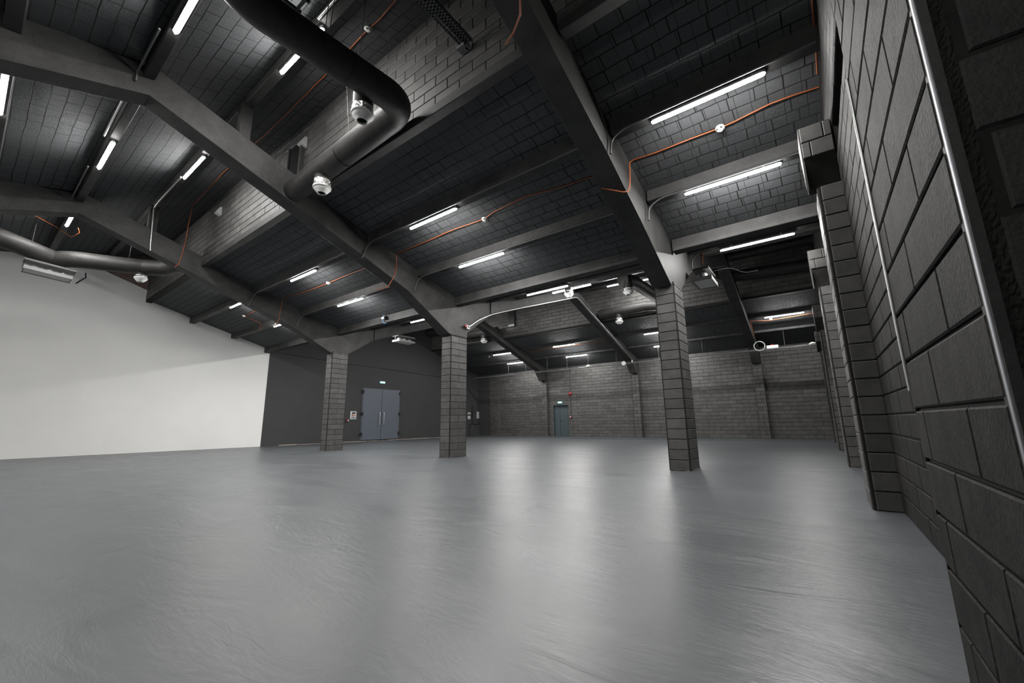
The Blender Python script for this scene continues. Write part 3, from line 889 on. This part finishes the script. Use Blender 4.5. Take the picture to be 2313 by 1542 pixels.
for px in ((-5.62, 3.75, zc), (-6.75, 3.75, 6.11)):
    mb = MB(); mb.tube([(px[0] - L1[0], px[1] - L1[1], px[2] - L1[2]), (px[0] - L1[0] - 0.03, px[1] - L1[1], px[2] - L1[2])], 0.236, 28, caps=False); mb.build('joint_band', M['duct'], t1)
mb = MB(); mb.tube([(0.0, 2.72 - 3.4, -0.01), (0.0, 2.69 - 3.4, -0.01)], 0.241, 28, caps=False); mb.build('joint_band', M['duct'], t1)

L2 = (-17.5, 1.0, 6.1)
duct('ventilation_duct', L2, 'grey-black duct in two bulging runs in front of the top of the white wall',
     [('duct_run', fillet([(-17.4, -0.9, 6.28), (-17.55, 0.02, 6.18), (-17.9, 0.75, 6.07), (-18.05, 1.06, 6.02)], 0.3)), ('duct_run', fillet([(-18.15, 1.02, 6.0), (-17.8, 1.4, 6.06), (-17.1, 2.98, 6.1)], 0.3)), ('duct_run', fillet([(-17.1, 2.98, 6.1), (-16.75, 3.45, 6.12), (-16.0, 3.72, 6.2)], 0.3))], 0.25,
     [(-17.15, 2.95, 6.1, 0.3, 0.07)], [((-17.8, 0.6, 6.2), (-17.8, 0.6, 6.9)), ((-17.2, 2.6, 6.2), (-17.2, 2.6, 7.5))], s=1.0)
L3 = (-6.0, 19.4, 6.45)
e3 = fillet([(-5.0, 18.2, 6.2), (-5.0, 19.38, 6.3), (-6.2, 19.4, 6.47)], 0.7, 10)
duct('ventilation_duct', L3, 'far duct turning left before the far upstand wall, left of the nearest column',
     [('duct_run', [(-6.1, 19.4, 6.47), (-8.6, 19.4, 6.47)]), ('duct_elbow', e3), ('duct_run', fillet([(-5.0, 18.3, 6.2), (-5.0, 14.4, 6.1), (-5.15, 13.75, 6.0)], 0.4))], 0.24, [(-7.58, 19.4, 6.36, 0.28, 0.16), (-5.02, 13.9, 6.0, 0.33, 0.10)], [((-7.9, 19.4, 6.6), (-7.9, 19.3, 8.0))], s=1.1)
L5 = (-17.0, 19.4, 6.6)
duct('ventilation_duct', L5, 'pale-lit far duct behind the middle column top with a nozzle',
     [('duct_run', fillet([(-15.5, 19.4, 6.6), (-18.4, 19.4, 6.68), (-19.4, 19.4, 7.2), (-21.8, 19.4, 7.38)], 0.5))], 0.25, [(-16.58, 19.4, 6.5, 0.28, 0.14)], [], s=1.2)
L6 = (-1.0, 19.0, 6.9)
duct('ventilation_duct', L6, 'dark far duct crossing the far hall beside the side wall',
     [('duct_run', fillet([(-3.0, 18.2, 7.35), (-2.6, 19.35, 7.1), (0.5, 19.45, 6.98)], 0.6, 8))], 0.24, [], [])
t = thing('air_nozzle', (-6.42, 12.0, 5.36), 'white air nozzle with foil collar hanging under the second far-hall lamp row', 'air nozzle')
diffuser(t, 0, 0, 0.05, s=0.9, drop=0.03, foilh=0.1)

# perforated cable tray and ladder tray near the top edge
t = thing('perforated_tray', (-3.75, 3.9, 6.85), 'dark perforated steel tray reaching the upstand wall at the top of the photo', 'cable tray')
mb = MB()
for k in range(56):
    y0 = -3.0 + k * 0.055
    mb.box(-0.10, -0.075, y0, y0 + 0.055, 0, 0.006); mb.box(0.075, 0.10, y0, y0 + 0.055, 0, 0.006); mb.box(-0.02, 0.02, y0, y0 + 0.055, 0, 0.006)
    mb.box(-0.10, 0.10, y0, y0 + 0.022, 0, 0.006)
mb.box(-0.104, -0.10, -3.0, 0.08, 0, 0.06); mb.box(0.10, 0.104, -3.0, 0.08, 0, 0.06)
mb.build('slotted_channel', M['grey_conduit'], t)
mb = MB(); mb.tube([(0.03, -2.9, 0.02), (0.03, 0.05, 0.02)], 0.02, 8); mb.tube([(-0.03, -2.9, 0.02), (-0.03, 0.05, 0.02)], 0.016, 8); mb.build('cable_bundle', M['black'], t)
mb = MB(); mb.box(-0.16, 0.0, 0.0, 0.14, -0.05, -0.01); mb.box(-0.03, 0.02, 0.06, 0.12, -0.05, 0.05); mb.build('bracket', M['grey_metal'], t)
t = thing('ladder_tray', (-5.35, 2.0, 7.0), 'black ladder-type cable tray above the big duct at the top edge', 'cable tray')
mb = MB()
mb.box(-0.14, -0.11, -1.6, 0.2, 0, 0.05); mb.box(0.11, 0.14, -1.6, 0.2, 0, 0.05); mb.build('side_rail', M['black'], t)
for k in range(7):
    mb = MB(); mb.box(-0.11, 0.11, -1.5 + k * 0.27, -1.46 + k * 0.27, 0.01, 0.04); mb.build('rung', M['black'], t)
# dark hatch and small emergency light on the upstand wall by the middle frame
t = thing('wall_vent', (-9.4, 4.0, 7.1), 'black rectangular opening low on the upstand wall beside the middle frame', 'vent')
mb = MB(); mb.box(-0.28, 0.28, -0.02, 0.05, -0.42, 0.55); mb.build('opening', M['black_soft'], t)
mb = MB(); mb.box(-0.33, -0.28, -0.05, 0.05, -0.45, 0.58); mb.box(0.28, 0.33, -0.05, 0.05, -0.45, 0.58); mb.build('frame', M['concrete'], t)
for x, lab in ((-9.15, 'small white wedge-shaped fitting beside the dark opening above the middle frame'), (-14.4, 'small white fitting on the upstand wall near the far frame')):
    mb = MB(); mb.prism_x([(3.9, 7.52), (4.05, 7.46), (4.05, 7.72), (4.0, 7.72)], x - 0.02, x + 0.16)
    tag(recalc(mb.build('wall_fitting', M['grey_plastic'])), lab, 'fitting', 'small white fittings on the upstand wall', 'thing')
# dark box on the far upstand wall
t = thing('wall_box', (-14.65, 19.86, 7.3), 'dark upright box with light painted on its lower edge on the far upstand wall', 'box')
mb = MB(); mb.box(-0.25, 0.25, -0.12, 0.02, -0.5, 0.5); bevel(mb.build('casing', M['black'], t), 0.02)
mb = MB(); mb.box(-0.22, 0.22, -0.13, -0.1, -0.5, -0.36); mb.build('painted_light_edge', M['grey_plastic'], t)  # pale strip puts the light on the box's lower face into colour

# ------------------------------------------------------------------ hanging panel units
def panel_unit(loc, label, ly, rot=0.0, hx=0.26):
    t = thing('hanging_panel_unit', loc, label, 'panel unit', 'flat grey hanging panel units')
    mb = MB(); mb.box(-hx, hx, -ly, ly, -0.03, 0.03); bevel(mb.build('panel', M['panel'], t), 0.008)
    mb = MB()
    for a, b, c, d in ((-hx - 0.02, -hx, -ly - 0.02, ly + 0.02), (hx, hx + 0.02, -ly - 0.02, ly + 0.02), (-hx, hx, -ly - 0.02, -ly), (-hx, hx, ly, ly + 0.02)): mb.box(a, b, c, d, -0.045, 0.05)
    mb.build('rim', M['rim'], t)
    for k in (-1, 0, 1):
        mb = MB(); mb.lathe([(0.0, 0.18), (0.09, 0.17), (0.12, 0.12), (0.12, 0.03)], (0, k * ly * 0.62, 0), 18); mb.build('round_fitting', M['grey_metal'], t)
    mb = MB(); mb.box(-hx * 0.9, hx * 0.9, -ly * 1.12, ly * 1.12, 0.22, 0.27); mb.box(-0.02, 0.02, -ly * 1.1, -ly * 1.05, 0.03, 0.24); mb.box(-0.02, 0.02, ly * 1.05, ly * 1.1, 0.03, 0.24); mb.build('bracket', M['grey_conduit'], t)
    t.rotation_euler = (0, 0, rot)
    return t
u = panel_unit((-17.75, 1.02, 5.44), 'largest hanging panel unit under the duct before the white wall', 0.47)
u.rotation_euler = (math.radians(-5), 0, 0)
mb = MB(); mb.tube(wavy([(0.1, 0.72, 0.3), (0.15, 0.75, 0.15), (0.05, 0.6, -0.08)], 0.01, 0.1), 0.02, 7); mb.build('lead', M['black_soft'], u)
panel_unit((-17.0, 13.45, 5.18), 'hanging panel unit beyond the far column, before the charcoal wall', 0.5)
u = panel_unit((-1.86, 10.5, 4.27), 'hanging panel unit just right of the nearest column head', 0.36, 0.0, 0.2)
mb = MB(); mb.tube(wavy(fillet([(0.2, 0.1, 0.28), (0.55, 0.3, 0.35), (0.8, 0.5, 0.2), (1.1, 0.5, 0.2)], 0.15), 0.005, 0.2), 0.014, 7); mb.build('lead', M['black_soft'], u)

# small camera with blue cable on the valley purlin
t = thing('security_camera', (-12.15, 8.74, 4.74), 'small white camera with blue cable on the valley purlin between middle and far frames', 'camera')
mb = MB(); mb.tube([(-0.16, 0, 0), (0.04, -0.02, 0.0)], [0.045, 0.055], 14); mb.build('body', M['white_plastic'], t)
mb = MB(); mb.tube([(0.04, -0.02, 0), (0.10, -0.03, 0)], 0.062, 14); mb.build('hood', M['black'], t)
mb = MB(); mb.box(-0.05, 0.0, 0.0, 0.08, 0.03, 0.08); mb.build('bracket', M['white_plastic'], t)
mb = MB(); mb.tube(fillet([(-0.10, 0.0, 0.16), (-0.09, -0.02, 0.05), (-0.08, -0.03, -0.12), (-0.02, -0.03, -0.22), (0.1, 0, -0.2)], 0.06), 0.01, 7); mb.build('lead', M['blue'], t)

# ------------------------------------------------------------------ hung cable tray along the far wall, with what lies on it
TY, TZ = 23.12, 4.30
t = thing('hung_cable_tray', (-10, TY, TZ), 'long thin hung cable tray with pale cable in front of the far wall', 'cable tray')
def off(mb, name, mat):
    o = mb.build(name, mat, t); o.matrix_parent_inverse = Matrix.Translation((10, -TY, -TZ)); return o
mb = MB(); mb.box(-20.9, 0.25, TY - 0.06, TY + 0.06, TZ - 0.035, TZ - 0.028); mb.box(-20.9, 0.25, TY - 0.064, TY - 0.06, TZ - 0.035, TZ + 0.02); mb.box(-20.9, 0.25, TY + 0.06, TY + 0.064, TZ - 0.035, TZ + 0.02); off(mb, 'channel', M['grey_conduit'])
random.seed(5)
mb = MB(); mb.tube([(-20.9 + k * 0.6, TY - 0.03 + random.uniform(-0.015, 0.015), TZ - 0.01 + random.uniform(0.0, 0.03)) for k in range(36)], 0.013, 6); off(mb, 'pale_cable', M['grey_plastic'])
for x in (-17.5, -16.0, -14.25, -12.75, -11.25, -9.4, -6.9, -0.95, -4.6):
    mb = MB(); mb.tube([(x, TY + 0.05, TZ), (x, TY + 0.05, ceil_z(TY) + 0.02)], 0.008, 6); off(mb, 'hanger_rod', M['grey_conduit'])
mb = MB(); mb.tube([(-1.985 + 0.23 * math.cos(a), TY - 0.05, TZ + 0.19 + 0.23 * math.sin(a)) for a in [2 * math.pi * k / 30 for k in range(31)]], 0.026, 10)
tag(mb.build('cable_coil', M['grey_plastic']), 'pale coil of cable standing on the hung tray', 'cable coil', None, 'thing')
t2 = thing('equipment_box', (-1.45, TY - 0.03, TZ + 0.02), 'white flat box with a red knob lying on the hung tray', 'box')
mb = MB(); mb.box(-0.24, 0.24, -0.05, 0.05, 0.0, 0.15); bevel(mb.build('casing', M['white_plastic'], t2), 0.01)
mb = MB(); mb.lathe([(0.06, 0.14), (0.055, 0.19), (0.0, 0.2)]); mb.build('red_knob', M['red'], t2)
mb = MB(); mb.tube([(-8.9, TY - 0.14, TZ), (-8.9, TY - 0.08, TZ)], 0.12, 24)
tag(mb.build('round_box', M['white_plastic']), 'round white disc-shaped box on the hung tray near the silver conduit', 'box', None, 'thing')
for x, lab in ((-11.25, 'small white lump of cable box on the tray, left of the round disc'), (0.1, 'pale cable end where the tray meets the side wall')):
    mb = MB(); mb.tube([(x - 0.12, TY, TZ + 0.05), (x, TY - 0.02, TZ + 0.09), (x + 0.12, TY, TZ + 0.07)], [0.02, 0.05, 0.03], 10)
    tag(mb.build('cable_joint', M['white_plastic']), lab, 'cable joint', None, 'thing')

# ------------------------------------------------------------------ double door and what hangs beside it
t = struct(thing('door_1', (XW + 0.012, 15.85, 0), 'slate-blue double door with long steel pull handles in the charcoal wall', 'door'))
DX = XW + 0.012
def dpart(mb, name, mat, par):
    o = mb.build(name, mat, par)
    o.matrix_parent_inverse = Matrix.Translation((-DX, -15.85, 0))
    return o
ya, ym, yb, zd = 14.52, 15.86, 17.18, 3.10
mb = MB(); mb.box(DX, DX + 0.03, ya - 0.05, yb + 0.05, zd, zd + 0.05); mb.box(DX, DX + 0.03, ya - 0.05, ya, 0.05, zd); mb.box(DX, DX + 0.03, yb, yb + 0.05, 0.05, zd); dpart(mb, 'frame', M['door'], t)
mb = MB(); mb.box(DX, DX + 0.02, ya - 0.05, yb + 0.05, 0.0, 0.06); dpart(mb, 'threshold', M['mortar'], t)
for a, b in ((ya, ym - 0.008), (ym + 0.008, yb)):
    mb = MB(); mb.box(DX, DX + 0.06, a + 0.006, b - 0.006, 0.07, zd - 0.008)
    leaf = bevel(dpart(mb, 'leaf', M['door'], t), 0.006)
    hy = ym - 0.16 if b < ym else ym + 0.14
    mb = MB()
    mb.tube(fillet([(DX + 0.06, hy, 0.93), (DX + 0.14, hy, 0.93), (DX + 0.14, hy, 1.70), (DX + 0.06, hy, 1.70)], 0.05), 0.022, 12)
    h = mb.build('pull_handle', M['steel'], leaf); 
    h.matrix_parent_inverse = leaf.matrix_parent_inverse.copy() if False else Matrix.Identity(4)
for yy, sg in ((ya, -1), (yb, 1)):
    for zz in (0.42, 1.62, 2.92):
        mb = MB()
        mb.box(DX + 0.03, DX + 0.11, yy + sg * -0.03, yy + sg * 0.10, zz - 0.05, zz + 0.05)
        mb.tube([(DX + 0.09, yy + sg * 0.02, zz - 0.10), (DX + 0.09, yy + sg * 0.02, zz + 0.10)], 0.045, 12)
        dpart(mb, 'hinge', M['black'], t)
t = thing('exit_sign', (XW + 0.05, 15.84, 3.57), 'small lit green exit sign above the double door', 'exit sign')
mb = MB(); mb.box(-0.03, 0.02, -0.2, 0.2, -0.07, 0.07); bevel(mb.build('casing', M['sign'], t), 0.01)
mb = MB(); mb.box(0.021, 0.026, -0.16, 0.16, -0.035, 0.045); mb.build('lit_face', M['sign_white'], t)
t = thing('wall_poster', (XW + 0.02, 13.94, 1.52), 'white notice with pictures and blue strip left of the double door', 'poster')
mb = MB(); mb.box(-0.005, 0.035, -0.19, 0.19, -0.23, 0.23); mb.build('board', M['paper'], t)
mb = MB(); mb.box(0.036, 0.038, -0.11, 0.13, 0.07, 0.18); mb.build('dark_print', M['ink_dark'], t)
mb = MB(); mb.box(0.036, 0.038, -0.12, 0.02, -0.08, 0.05); mb.box(0.036, 0.038, 0.04, 0.13, -0.07, 0.02); mb.build('orange_print', M['ink_orange'], t)
mb = MB(); mb.box(0.036, 0.038, -0.14, 0.15, -0.18, -0.12); mb.build('blue_strip', M['ink_blue'], t)
def call_point(loc, label, face):
    t = thing('fire_call_point', loc, label, 'fire call point', 'red fire call points')
    mb = MB(); mb.box(-0.06, 0.06, -0.06, 0.06, -0.06, 0.06); bevel(mb.build('body', M['red'], t), 0.012)
    mb = MB()
    if face == 'x': mb.tube([(0.06, 0.02, 0), (0.066, 0.02, 0)], 0.04, 14)
    else: mb.tube([(0, -0.06, 0), (0, -0.066, 0)], 0.04, 14)
    mb.build('white_disc', M['white_plastic'], t)
call_point((XW + 0.06, 13.57, 1.22), 'small red fire call point left of the double door notice', 'x')

# ------------------------------------------------------------------ single door in the far wall
t = struct(thing('door_2', ((XDL + XDR) / 2, YF, 0), 'teal-grey single door recessed in the far block wall', 'door'))
ip = Matrix.Translation((-(XDL + XDR) / 2, -YF, 0))
mb = MB(); mb.box(XDL + 0.02, XDR - 0.02, YF + 0.12, YF + 0.17, 0.01, ZD - 0.03); o = bevel(mb.build('leaf', M['door_dark'], t), 0.006); o.matrix_parent_inverse = ip
mb = MB(); mb.box(XDL + 0.46, XDL + 0.475, YF + 0.112, YF + 0.122, 0.02, ZD - 0.03); q = mb.build('seam', M['black'], o)
mb = MB(); mb.tube([(XDL + 0.52, YF + 0.12, 1.08), (XDL + 0.52, YF + 0.06, 1.08), (XDL + 0.64, YF + 0.06, 1.08)], 0.014, 8); q = mb.build('handle', M['black'], o)
mb = MB(); mb.box(XDL, XDL + 0.02, YF - 0.012, YF + 0.2, 0, ZD); mb.box(XDR - 0.02, XDR, YF - 0.012, YF + 0.2, 0, ZD); mb.box(XDL - 0.1, XDR + 0.05, YF - 0.02, YF + 0.2, ZD - 0.02, ZD + 0.02); o = mb.build('frame', M['door_dark'], t); o.matrix_parent_inverse = ip
t = thing('exit_sign', (-14.43, YF - 0.05, 2.30), 'small lit green exit sign above the single far door', 'exit sign')
mb = MB(); mb.box(-0.17, 0.17, -0.02, 0.04, -0.065, 0.065); bevel(mb.build('casing', M['sign'], t), 0.01)
mb = MB(); mb.box(-0.14, 0.14, -0.027, -0.021, -0.035, 0.04); mb.build('lit_face', M['sign_white'], t)
t = thing('alarm_bell', (-13.62, YF - 0.05, 2.86), 'red round alarm sounder high on the far wall beside the single door', 'alarm')
mb = MB(); mb.tube([(0, 0.05, 0), (0, 0.0, 0)], 0.13, 20); mb.build('base', M['red'], t)
mb = MB(); mb.tube([(0, 0.0, 0), (0, -0.04, 0), (0, -0.06, 0)], [0.13, 0.10, 0.05], 20); mb.build('dome', M['red'], t)
call_point((-13.62, YF - 0.06, 1.30), 'small red fire call point beside the single far door', 'y')
cable('alarm_cable', [(-13.61, YF - 0.02, 1.36), (-13.60, YF - 0.02, 2.75)], 0.018, M['black'], 'dark cable from alarm sounder down to the far call point', 'cable')
cable('alarm_cable', [(-13.60, YF - 0.02, 2.98), (-13.57, YF - 0.02, 4.6)], 0.014, M['black'], 'dark cable from alarm sounder up to the roof', 'cable')

# ------------------------------------------------------------------ dark corner between charcoal wall and far wall
mb = MB(); mb.box(-20.72, -19.76, YF - 0.10, YF, 0, 2.82, 0); mb.blocks((-20.7, YF - 0.1, 0), (1, 0, 0), (0, 0, 1), (0, -1, 0), 0.92, 2.8, blen=0.46)
tag(mb.build('wall_pilaster', M['block']), 'low wide block pier on the far wall near the charcoal corner', 'pilaster', None, 'thing')
mb = MB(); mb.box(XW, -20.78, YF - 0.06, YF, 0, 4.6)
struct(mb.build('wall_back_lining', M['dark_wall']), 'smooth dark strip of far wall in the corner')
t = thing('wall_switch_panel', (XW + 0.05, 24.45, 0.5), 'dark low cabinet against the charcoal wall in the far corner', 'cabinet')
mb = MB(); mb.box(-0.05, 0.16, -0.5, 0.5, -0.5, 0.38); bevel(mb.build('casing', M['dark_wall'], t), 0.01)
mb = MB(); mb.box(0.10, 0.19, -0.52, 0.52, 0.38, 0.42); mb.build('lid', M['black'], t)
mb = MB(); mb.box(0.165, 0.17, 0.05, 0.25, 0.22, 0.28); mb.build('handle', M['black'], t)
cable('corner_cable', [(XW + 0.06, 24.3, 1.0), (XW + 0.06, 24.3, 2.35)], 0.03, M['black'], 'black upright pipe above the low corner cabinet', 'pipe')
mb = MB(); mb.box(XW - 0.01, XW + 0.12, 24.82, 25.04, 1.32, 1.86)
tag(bevel(mb.build('control_box', M['grey_plastic']), 0.012), 'pale upright control box in the far corner', 'box', None, 'thing')
for z, hgt, m, lab in ((1.72, 0.15, 'paper', 'small white upper notice in the corner beyond the middle column'), (1.40, 0.26, 'paper', 'small white lower notice with blue strip beyond the middle column')):
    t = thing('wall_notice', (XW + 0.02, 23.93, z), lab, 'notice')
    mb = MB(); mb.box(-0.01, 0.02, -0.14, 0.14, -hgt / 2, hgt / 2); mb.build('board', M[m], t)
    mb = MB(); mb.box(0.021, 0.023, -0.1, 0.1, -hgt / 2 + 0.03, -hgt / 2 + 0.08); mb.build('printed_strip', M['ink_blue'] if z < 1.5 else M['ink_dark'], t)

# ------------------------------------------------------------------ metal strip and conduit on the nearest wall end
mb = MB()
mb.box(XP - 0.002, XP + 0.006, PY0 + 0.010, PY0 + 0.024, 0, 7.4)
tag(bevel(mb.build('corner_bead', plain('dull_steel', (0.42, 0.43, 0.45), rough=0.5, metal=1.0)), 0.002), 'bright steel corner strip up the nearest wall end', 'corner strip', None, 'thing')
cable('wall_conduit', [(XP - 0.002, PY1 - 0.005, 1.08), (XP - 0.003, PY1 - 0.005, 1.3), (XP - 0.003, PY1 - 0.003, 2.62)], 0.0065, M['zinc'], 'thin bright conduit high on the far edge of the nearest wall end', 'conduit', None, 10)
